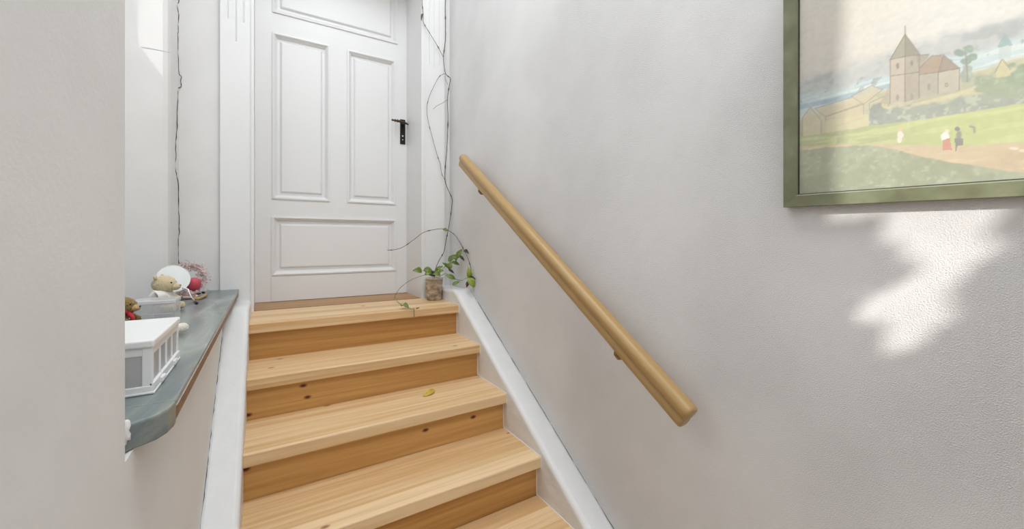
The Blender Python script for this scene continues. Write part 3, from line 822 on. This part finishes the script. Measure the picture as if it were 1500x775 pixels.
for l in ([(1323, 36), (1323, 81), (1323, 148)], [(1301, 86), (1323, 48), (1345, 78)], [(1301, 86), (1301, 150)], [(1344, 78), (1344, 142)], [(1301, 86), (1323, 81), (1345, 78)], [(1301, 110), (1323, 107), (1344, 104)],
          [(1344, 99), (1362, 80), (1380, 79), (1404, 99)], [(1380, 79), (1372, 104)], [(1344, 108), (1372, 104), (1404, 98)], [(1372, 104), (1372, 136)], [(1403, 98), (1403, 130)], [(1340, 80), (1358, 78)]):
    lay(line(l, 1.1), (92, 84, 70), .8)
for x, y in ((1312, 95), (1333, 91)): lay(blob(x, y, 2.6, 4.5, .1), (88, 84, 74), .8)
for x, y in ((1312, 142), (1333, 140), (1358, 126)): lay(blob(x, y, 2.5, 5, .1), (110, 104, 90), .7)
lay(blob(1384, 123, 3, 3.4, .1), (84, 84, 70), .8); lay(blob(1384, 123, 1.4, 1.6, .1), (190, 180, 100), .9)
# trees
for x, y, rx, ry, c in ((1279, 162, 9, 14, (100, 116, 114)), (1290, 170, 10, 10, (120, 134, 128)), (1406, 76, 8, 5, (82, 122, 106)), (1417, 70, 9, 7, (92, 132, 110)), (1412, 88, 8, 4, (84, 124, 112)), (1422, 82, 7, 5, (88, 128, 108)),
                       (1415, 108, 10, 12, (122, 142, 132)), (1440, 118, 22, 14, (112, 138, 104)), (1462, 122, 22, 14, (120, 146, 104)), (1492, 112, 20, 17, (100, 138, 104)), (1480, 132, 30, 10, (124, 148, 112)), (1540, 100, 40, 30, (104, 138, 100))):
    lay(blob(x, y, rx, ry, .7), c, .9); lay(blob(x+2, y-2, rx*.6, ry*.6, .9)*sm(n_dab, .5, .6), tuple(min(255, v+26) for v in c), .7)
lay(line([(1415, 118), (1414, 96), (1412, 74)], 1.6), (96, 96, 80), .8)
lay(poly([(1456, 104), (1466, 84), (1478, 100), (1478, 110), (1456, 112)]), (186, 176, 116), .8); lay(line([(1456, 104), (1466, 84), (1478, 100)], 1.2), (112, 100, 76), .8)
lay(poly([(1458, 68), (1470, 46), (1482, 64)]), (104, 152, 156), .9); lay(poly([(1461, 68), (1480, 65), (1480, 84), (1461, 86)]), (162, 184, 184), .7)
# light green meadow
m0 = hg1; m1 = curve([(1168, 214), (1250, 210), (1340, 212), (1420, 212), (1500, 208), (1700, 206)])
mm_ = sm(Y+(n_dab-.5)*2, m0-1, m0+1.5)
lay(mm_, (150, 166, 92)); lay(mm_*sm(X, 1240, 1400), (176, 192, 96), .8)
lay(mm_*sm(n_str, .5, .66), (196, 204, 120), .45); lay(mm_*sm(n_mid, .56, .7)*(1-sm(X, 1200, 1300)), (136, 148, 98), .7)
# sand track
lay(sm(Y+(n_mid-.5)*5, m1-1.5, m1+2), (192, 168, 122)); lay(sm(Y, m1, m1+4)*sm(n_str, .5, .7), (208, 184, 136), .6)
lay(sm(Y, m1+4, m1+20)*sm(X, 1420, 1500)*sm(n_mid, .4, .6), (176, 148, 104), .6)
# dark green foreground
fg = curve([(1168, 220), (1200, 216), (1245, 213), (1280, 213), (1310, 219), (1350, 230), (1410, 240), (1460, 248), (1500, 254), (1700, 275)])
fm = sm(Y+(n_dab-.5)*2.5, fg-1.2, fg+1.2)
lay(fm, (130, 142, 104)); lay(fm*sm(n_mid, .46, .64), (148, 160, 124), .7); lay(fm*sm(n_dab, .62, .72), (118, 133, 112), .35); lay(fm*sm(n_fine, .70, .8), (168, 176, 144), .45)
lay(fm*(1-sm(X, 1168, 1240))*sm(Y, 225, 280), (112, 114, 82), .6)
# figures on the track
lay(blob(1316, 190, 2.6, 3, .1), (214, 170, 140)); lay(blob(1316, 197, 4.5, 6, .3), (216, 206, 186)); lay(blob(1315, 204, 3.4, 4.5, .2), (216, 208, 192))
lay(blob(1385, 191, 4, 2.2, .1), (222, 206, 170)); lay(blob(1382, 199, 6.5, 6.5, .3), (220, 216, 208)); lay(poly([(1378, 204), (1389, 202), (1392, 219), (1378, 220)]), (192, 104, 72))
lay(blob(1400, 188, 3.8, 3.6, .1), (84, 84, 86)); lay(blob(1402, 199, 4.8, 8, .3), (112, 110, 104)); lay(poly([(1396, 202), (1408, 202), (1409, 212), (1397, 214)]), (100, 98, 92)); lay(line([(1399, 211), (1398, 220)], 1.4), (92, 88, 80))
lay(line([(1419, 184), (1425, 186), (1425, 193)], 2.2), (116, 130, 112))
lay(blob(1483, 217, 10, 3, .5), (216, 202, 178)); lay(blob(1496, 220, 7, 3, .5), (210, 192, 162))
lum = col.mean(-1, keepdims=True); col = lum+(col-lum)*.80; col = np.minimum(col*1.12, .92); col = col*.72+srgb(236, 231, 218)*.28  # washed-out sheen mixed into the pigments as a pale veil
col *= (.95+.10*n_fine)[..., None]
me = bpy.data.meshes.new('canvas')
Z = (n_fine-.5)*.00012-.0098
me.vertices.add(NX*NY); me.vertices.foreach_set('co', np.stack([S, T, Z], -1).astype(np.float32).ravel())
idx = np.arange(NX*NY).reshape(NY, NX)
quads = np.stack([idx[:-1, :-1], idx[:-1, 1:], idx[1:, 1:], idx[1:, :-1]], -1).reshape(-1, 4)
nf = len(quads); me.loops.add(nf*4); me.loops.foreach_set('vertex_index', quads.ravel().astype(np.int32))
me.polygons.add(nf); me.polygons.foreach_set('loop_start', np.arange(nf, dtype=np.int32)*4); me.update(calc_edges=True)
at = me.attributes.new('pigment', 'FLOAT_COLOR', 'POINT')
at.data.foreach_set('color', np.concatenate([col, np.ones((NY, NX, 1))], -1).astype(np.float32).ravel())
co = bpy.data.objects.new('canvas', me); C.objects.link(co); co.parent = pic
m, N, Lk, B = newmat('oil_paint'); an = N.new('ShaderNodeAttribute'); an.attribute_name = 'pigment'
Lk.new(an.outputs['Color'], B.inputs['Base Color']); B.inputs['Roughness'].default_value = .5; B.inputs['Specular IOR Level'].default_value = .35
me.materials.append(m)
for p in me.polygons: p.use_smooth = True
mb = MB().box(.02, PW-.02, .02, PH-.02, -.0155, -.0125)
obj('backing_board', mb, M['brown'], pic, raw=True)

# ---------- potted plant ----------
PC = Vector((.826, 2.195))
pp = thing('potted_plant', 'trailing climber in a mottled clay pot on the landing beside the door', 'potted plant', (PC.x, PC.y, LZ))
m, N, Lk, B = newmat('mottled_clay'); B.inputs['Roughness'].default_value = .6
tc = N.new('ShaderNodeTexCoord'); nz = N.new('ShaderNodeTexNoise'); nz.inputs['Scale'].default_value = 22; nz.inputs['Detail'].default_value = 4; Lk.new(tc.outputs['Object'], nz.inputs['Vector'])
mpn = N.new('ShaderNodeMapping'); mpn.inputs['Scale'].default_value = (1, 1, 1.8); Lk.new(tc.outputs['Object'], mpn.inputs[0]); Lk.new(mpn.outputs[0], nz.inputs['Vector'])
r = N.new('ShaderNodeValToRGB'); e = r.color_ramp.elements; e[0].position = .34; e[0].color = (.15, .10, .065, 1); e[1].position = .66; e[1].color = (.62, .52, .40, 1); k = e.new(.5); k.color = (.42, .31, .21, 1)
Lk.new(nz.outputs['Fac'], r.inputs['Fac']); Lk.new(r.outputs['Color'], B.inputs['Base Color'])
M['clay'] = m
M['rimclay'] = mat('pale_clay_rim', (.60, .52, .42), .6, var=.15, bscale=60)
PT = LZ+.128
prof = [(.001, .0005), (.038, .0005), (.0415, .004), (.0425, .010), (.0420, .014), (.0450, .05), (.0480, .09), (.0500, .124)]
mb = MB().lathe([(r_, LZ+z) for r_, z in prof]+[(.0455, LZ+.124), (.044, LZ+.10), (.001, LZ+.10)], (PC.x, PC.y, 0), n=40)
obj('pot', mb, M['clay'], pp, smooth=True)
mb = MB().lathe([(.0455, LZ+.118), (.0502, LZ+.118), (.0518, LZ+.121), (.0518, LZ+.127), (.0500, LZ+.130), (.0465, LZ+.129), (.0455, LZ+.118)], (PC.x, PC.y, 0), n=40, cap=False)
obj('pot_rim', mb, M['rimclay'], pp, smooth=True)
mb = MB().lathe([(.0465, LZ+.113), (.03, LZ+.117), (.001, LZ+.118)], (PC.x, PC.y, 0), n=30)
obj('soil', mb, M['soil'], pp)
def smoothpts(P, n=6):
    P = [Vector(p) for p in P]; out = []
    for i in range(len(P)-1):
        p0, p1, p2, p3 = P[max(i-1, 0)], P[i], P[i+1], P[min(i+2, len(P)-1)]
        for k in range(n):
            t = k/n
            out.append(.5*((2*p1)+(-p0+p2)*t+(2*p0-5*p1+4*p2-p3)*t*t+(-p0+3*p1-3*p2+p3)*t**3))
    out.append(P[-1]); return out
def stem(P, r=.0016, m='stem', knots=True, n=6):
    Q = smoothpts(P, n); R = []
    for i, q in enumerate(Q):
        rr_ = r*(1+.25*noise.noise(q*60))
        if knots and i % 11 == 5: rr_ *= 1.9
        R.append(rr_)
    R[-1] *= .6
    mb = MB().tube(Q, R, n=7)
    if knots:
        for i in range(5, len(Q)-1, 11):
            dv = Vector((random.uniform(-1, 1), random.uniform(-1, 1), random.uniform(-.2, 1))).normalized()
            mb.tube([Q[i], Q[i]+dv*.004, Q[i]+dv*.007], [r*.8, r*.6, r*.3], n=5)
    return obj('stem', mb, M[m], pp, smooth=True)
def free(px, py, Yv):
    p = on_y(px, py, Yv)                 # keep clear of the right wall
    return p if p.x < .958 else on_x(px, py, .958)
def yz(pts): return [free(x, y, Yv) for x, y, Yv in pts]
base = (PC.x, PC.y, LZ+.115)
stem([base]+yz([(637.8, 395, 2.20), (643, 382, 2.215), (650, 369.6, 2.235), (653.3, 353, 2.25), (656.4, 337.6, 2.26), (659.5, 320, 2.26), (662, 300, 2.26), (661.6, 289.7, 2.26), (652.6, 267.8, 2.262), (652.3, 244.5, 2.262), (654.5, 220, 2.262),
     (656.2, 176, 2.262), (655.4, 146, 2.262), (658.2, 125, 2.262), (659.6, 115, 2.26), (652.5, 107, 2.262), (649.7, 83.7, 2.262), (652.5, 57, 2.262), (652.5, 30, 2.262), (652.2, 8.5, 2.262), (654, -20, 2.262), (655, -60, 2.262)]), .0021)
stem(yz([(649.7, 84, 2.262), (640, 66, 2.262), (628.4, 46.8, 2.262), (620.5, 33, 2.262), (619.9, 19.9, 2.262), (618.2, 0, 2.262), (618, -30, 2.262)]), .0016)
stem(yz([(652.5, 107.5, 2.262), (642.6, 113.5, 2.262), (630.4, 137.7, 2.262), (625.5, 156, 2.262), (627, 176, 2.262), (633, 200, 2.262), (640, 226, 2.262), (645, 240, 2.262), (647, 254, 2.262), (653, 266, 2.262)]), .0013)
stem(yz([(655.4, 146, 2.262), (648, 151, 2.26), (640, 155, 2.26), (634.3, 160.4, 2.262)]), .0010, knots=False)
stem(yz([(652, 108, 2.262), (652.5, 116, 2.262), (656, 124, 2.262)]), .0009, knots=False)
# arching shoot to both sides
stem(yz([(656, 337, 2.26), (648, 335.5, 2.25), (640.9, 335.6, 2.24), (621.3, 340.2, 2.22), (605, 352, 2.21), (589.3, 362.4, 2.20), (576.9, 365.9, 2.20), (567.1, 366.5, 2.20)]), .0015)
stem(yz([(656, 337, 2.26), (665.7, 343.8, 2.20), (672.9, 354, 2.14), (680.2, 367.5, 2.07), (686, 380, 2.02), (689.5, 392.3, 1.99), (690, 402, 1.965), (688.4, 410, 1.965)]), .0015)
# shoots out of the pot
g1 = on_z(578, 436.5, LZ+.004)
stem([base]+yz([(629, 401, 2.14), (622.3, 402.6, 2.10), (601.7, 410.3, 2.06), (585.1, 423.3, 2.05)])+[g1, on_z(584, 443.5, LZ+.003), on_z(593, 448.5, LZ+.003), on_z(603, 452.8, LZ+.003), Vector((.628, N0+.006, LZ+.003)), Vector((.6285, N0-.003, LZ-.004)), Vector((.6285, N0-.003, LZ-.040))], .0012, 'gstem', knots=False)
stem([base]+yz([(648, 394, 2.17), (655, 388, 2.15), (661, 382, 2.13), (666, 378, 2.12), (671, 371, 2.10), (677, 366, 2.08)]), .0015, 'gstem', knots=False)
stem([base]+yz([(652, 401, 2.13), (659, 404.5, 2.10), (665, 408, 2.07), (676, 411, 2.02), (684, 407, 1.99), (690, 408, 1.965)]), .0015, 'gstem', knots=False)
stem([base]+yz([(633, 398, 2.18), (627, 397, 2.15), (619, 396.5, 2.12)]), .0012, 'gstem', knots=False)

def leaf(a_, b_, wid, m='leaf', face=None, curl=.18, name='leaf', parent=None):
    a_, b_ = Vector(a_), Vector(b_); ax_ = b_-a_; L_ = ax_.length; ax_.normalize()
    f_ = Vector(face) if face is not None else Vector((-.35, -.85, .45))
    sd = ax_.cross(f_); sd = sd.normalized() if sd.length > 1e-4 else ax_.orthogonal().normalized()
    nn = sd.cross(ax_).normalized()
    rows = []; n = 9
    for i in range(n+1):
        t = i/n; w_ = wid*.5*(math.sin(math.pi*min(1, t**.8))**.85 if 0 < t < 1 else 0)+.0004
        c_ = a_+ax_*L_*t+nn*(math.sin(math.pi*t)*L_*curl-.5*L_*curl*t)
        rows.append([c_+sd*w_*j/2+nn*(w_*.35*abs(j)/2) for j in (-2, -1, 0, 1, 2)])
    mb = MB().sheet(rows)
    return obj(name, mb, M[m], parent or pp, smooth=True, solid=.0006)
LV = [((618, 397.5), (605, 396), 2.12, 9, 'leaf'), ((620, 396), (634, 396.5), 2.14, 9, 'leaf'), ((632, 399), (622, 402.5), 2.12, 8, 'leaf'), ((638, 403), (625, 401), 2.13, 9, 'leafdark'),
      ((638, 397), (649, 389.5), 2.14, 5.5, 'leaf'), ((645, 402), (634, 401.5), 2.12, 8, 'leaf'), ((655, 391), (648, 384.5), 2.15, 4.5, 'leaf'), ((657, 394), (661, 383.5), 2.12, 9, 'leaf'),
      ((656.5, 383), (668, 372.5), 2.13, 7, 'leaf'), ((668.5, 379), (677, 364.5), 2.10, 7.5, 'leaf'), ((661, 384), (673.5, 388), 2.12, 5.5, 'leaf'), ((656.5, 394.5), (665.5, 400.5), 2.12, 3.5, 'leafdark'),
      ((672.5, 374.5), (681, 382), 2.08, 4, 'leafdark'), ((652.5, 403.5), (668, 409), 2.08, 7, 'leaf'), ((662.5, 417.5), (673.5, 412.5), 2.03, 5, 'leaf'), ((688, 408), (686, 391), 1.98, 8, 'leafpale'),
      ((685.5, 407), (696, 421), 1.95, 10.5, 'leafpale'), ((686, 412), (683.5, 421), 1.965, 5, 'leafred'), ((679.5, 367), (687, 371), 2.05, 5.5, 'leafdark'), ((690.5, 410), (696.5, 408), 1.985, 7, 'leafdark'),
      ((649, 336), (656, 338), 2.245, 5, 'leaf'), ((619, 20), (617, 30), 2.255, 2.5, 'leafdark'), ((667, 375), (668.5, 383), 2.1, 5, 'leaf'), ((643, 398), (650, 396), 2.12, 5, 'leaf')]
for (a_, b_, Yv, w_, m_) in LV:
    A, Bp = free(a_[0], a_[1], Yv), free(b_[0], b_[1], Yv-.012)
    A.x = min(A.x, .955); Bp.x = min(Bp.x, .955)
    q = A.x*sn+A.y*cs
    o = leaf(A, Bp, w_*q/F, m_)
    if m_ == 'leafred': o['label'] = 'dry dark red leaf'
    if m_ == 'leafpale': o['label'] = 'yellow-green leaf'
# heart leaf of the shoot lying on the landing
A = on_z(588.5, 448.5, LZ+.010); Bp = on_z(598.5, 449.2, LZ+.016)
leaf(A, Bp, 8*(A.x*sn+A.y*cs)/F, 'leaf', face=(-.2, -.6, .7))
A = on_z(609, 452.5, LZ+.008); Bp = on_z(615, 450.8, LZ+.012)
leaf(A, Bp, .005, 'leafdark')
# fallen leaf on the third tread
TZ = LZ-2*RISE
fl = leaf(on_z(619.5, 580.6, TZ+.003), on_z(638, 570.5, TZ+.006), .023, 'leafyellow', face=(-.1, -.75, .65), curl=.16, name='fallen_leaf', parent=thing('fallen_leaf', 'small curled yellow leaf lying on the third tread from the top', 'leaf', (.6, 1.64, TZ)))
par = fl.parent; 
mw = fl.data
fl.parent = None; fl.location = par.location.copy(); tag(fl, par['label'], 'leaf'); bpy.data.objects.remove(par); fl.name = 'fallen_leaf'
# keep its lowest point just on the tread
zmin = min(v.co.z for v in fl.data.vertices)+fl.location.z
fl.location.z += (TZ+H+.0008)-zmin
# tiny brown speck by the pot
# ---------- niche window (unseen, its slot shaped for the sun patch) ----------
win = MB().box(-.664, -.650, WY0-.03, WY0, WZ0-.03, WZ1+.03).box(-.664, -.650, WY1, WY1+.03, WZ0-.03, WZ1+.03).box(-.664, -.650, WY0, WY1, WZ0-.03, WZ0)
win.box(-.664, -.650, WY0, WY1, WZ1, WZ1+.03)
w1 = struct('window_1', win, M['paint'])
m, N, Lk, B = newmat('dimming_pane'); N.remove(B); tb = N.new('ShaderNodeBsdfTransparent'); tb.inputs[0].default_value = (.62, .63, .64, 1)
Lk.new(tb.outputs[0], N['Material Output'].inputs[0]); M['pane'] = m
obj('sun_dimmer_pane', MB().box(-.658, -.655, WY0-.001, WY1+.001, WZ0-.001, WZ1+.001), M['pane'], w1)  # pane added to dim the sun falling on the niche reveal

# ---------- light ----------
w = bpy.data.worlds.new('sky'); bpy.context.scene.world = w; w.use_nodes = True
bg = w.node_tree.nodes['Background']; bg.inputs['Color'].default_value = (.86, .93, 1.0, 1); bg.inputs['Strength'].default_value = 1.0
sd = bpy.data.lights.new('sun', 'SUN'); sd.energy = 3.7; sd.angle = math.radians(.7); sd.color = (1, .965, .91)
so = bpy.data.objects.new('sun', sd); C.objects.link(so)
SD = Vector((1, 1.2, -.90)).normalized()
so.rotation_euler = SD.to_track_quat('-Z', 'Y').to_euler(); so.location = (0, -4, 4)
def area(name, loc, target, sx_, sy_, e, col=(1, 1, 1)):
    l = bpy.data.lights.new(name, 'AREA'); l.shape = 'RECTANGLE'; l.size = sx_; l.size_y = sy_; l.energy = e; l.color = col
    o = bpy.data.objects.new(name, l); C.objects.link(o); loc = Vector(loc)+Vector((0, 0, H)); o.location = loc
    tg = Vector(target)+Vector((0, 0, H)); o.rotation_euler = (tg-loc).to_track_quat('-Z', 'Y').to_euler(); return o
area('niche_daylight', (-.60, 1.25, .95), (.6, 1.1, .2), .9, 1.0, 4.6, (.93, .97, 1))
area('ceiling_fill', (.42, 1.0, CEIL-.03), (.42, 1.0, 0), .8, 1.6, 25, (.93, .965, 1))  # area light added under the ceiling to brighten the flight
area('hall_fill', (.42, -1.2, CEIL-.03), (.42, -1.2, 0),   .8, 1.6, 24, (.95, .975, 1))  # second added fill light, behind the eye

# unseen lumps added outside the rear window to cut the sun patch's shape
M['blocker'] = mat('blocker_green', (.08, .16, .05), .7, var=.4)
lit = [(.36,.8),(.36,.062),(.30,.052),(.262,.040),(.240,.00),(.226,-.04),(.224,-.080),(.250,-.088),(.272,-.10),(.276,-.15),(.260,-.200),(.236,-.196),(.212,-.15),(.168,-.05),(.118,.06),(.05,.20),(-.12,.5),(-.2,.8)]
def inside(x, y):
    c = False
    for i in range(len(lit)):
        (x1, y1), (x2, y2) = lit[i], lit[(i+1) % len(lit)]
        if (y1 > y) != (y2 > y) and x < (x2-x1)*(y-y1)/(y2-y1)+x1: c = not c
    return c
def edge_d(x, y):
    dmin = 9
    for i in range(len(lit)):
        (x1, y1), (x2, y2) = lit[i], lit[(i+1) % len(lit)]
        L2 = (x2-x1)**2+(y2-y1)**2; t = max(0, min(1, ((x-x1)*(x2-x1)+(y-y1)*(y2-y1))/L2))
        dmin = min(dmin, math.hypot(x-x1-t*(x2-x1), y-y1-t*(y2-y1)))
    return dmin
fo = MB(); rf = random.Random(11)
tmp = bmesh.new(); bmesh.ops.create_icosphere(tmp, subdivisions=1, radius=1)
iv = [v.co.copy() for v in tmp.verts]; ifc = [[v.index for v in f.verts] for f in tmp.faces]; tmp.free()
yy = -.62
while yy < .44:
    zz = -.36
    while zz < .80:
        Yw, Zw = yy+rf.uniform(-.008, .008), zz+rf.uniform(-.008, .008)
        if not inside(Yw, Zw) and edge_d(Yw, Zw) > .014:
            depth = rf.uniform(0, .05); k = WR+.30+depth
            c = Vector((WR-k, Yw-1.2*k, Zw+.90*k)); r = rf.uniform(.017, .022)
            vs_ = [fo.b.verts.new(c+p*r) for p in iv]
            for f_ in ifc: fo.b.faces.new([vs_[i] for i in f_])
        zz += .026
    yy += .026
sh = obj('sun_blocker', fo, M['blocker']); sh['kind'] = 'stuff'
tag(sh, 'unseen green lumps added outside the rear window to shape the sunlight', 'light blocker')

# ---------- camera ----------
cd = bpy.data.cameras.new('camera'); cam = bpy.data.objects.new('camera', cd); C.objects.link(cam)
cd.sensor_fit = 'HORIZONTAL'; cd.sensor_width = 36; cd.lens = F/1500*36; cd.clip_start = .01
cd.shift_y = -(387.5-353)/1500
cam.location = (0, 0, H); cam.rotation_euler = (math.pi/2, 0, -YAW)
sc = bpy.context.scene; sc.camera = cam
vs = sc.view_settings; vs.view_transform = 'Standard'; vs.look = 'None'; vs.exposure = .04; vs.gamma = 1; vs.use_curve_mapping = False
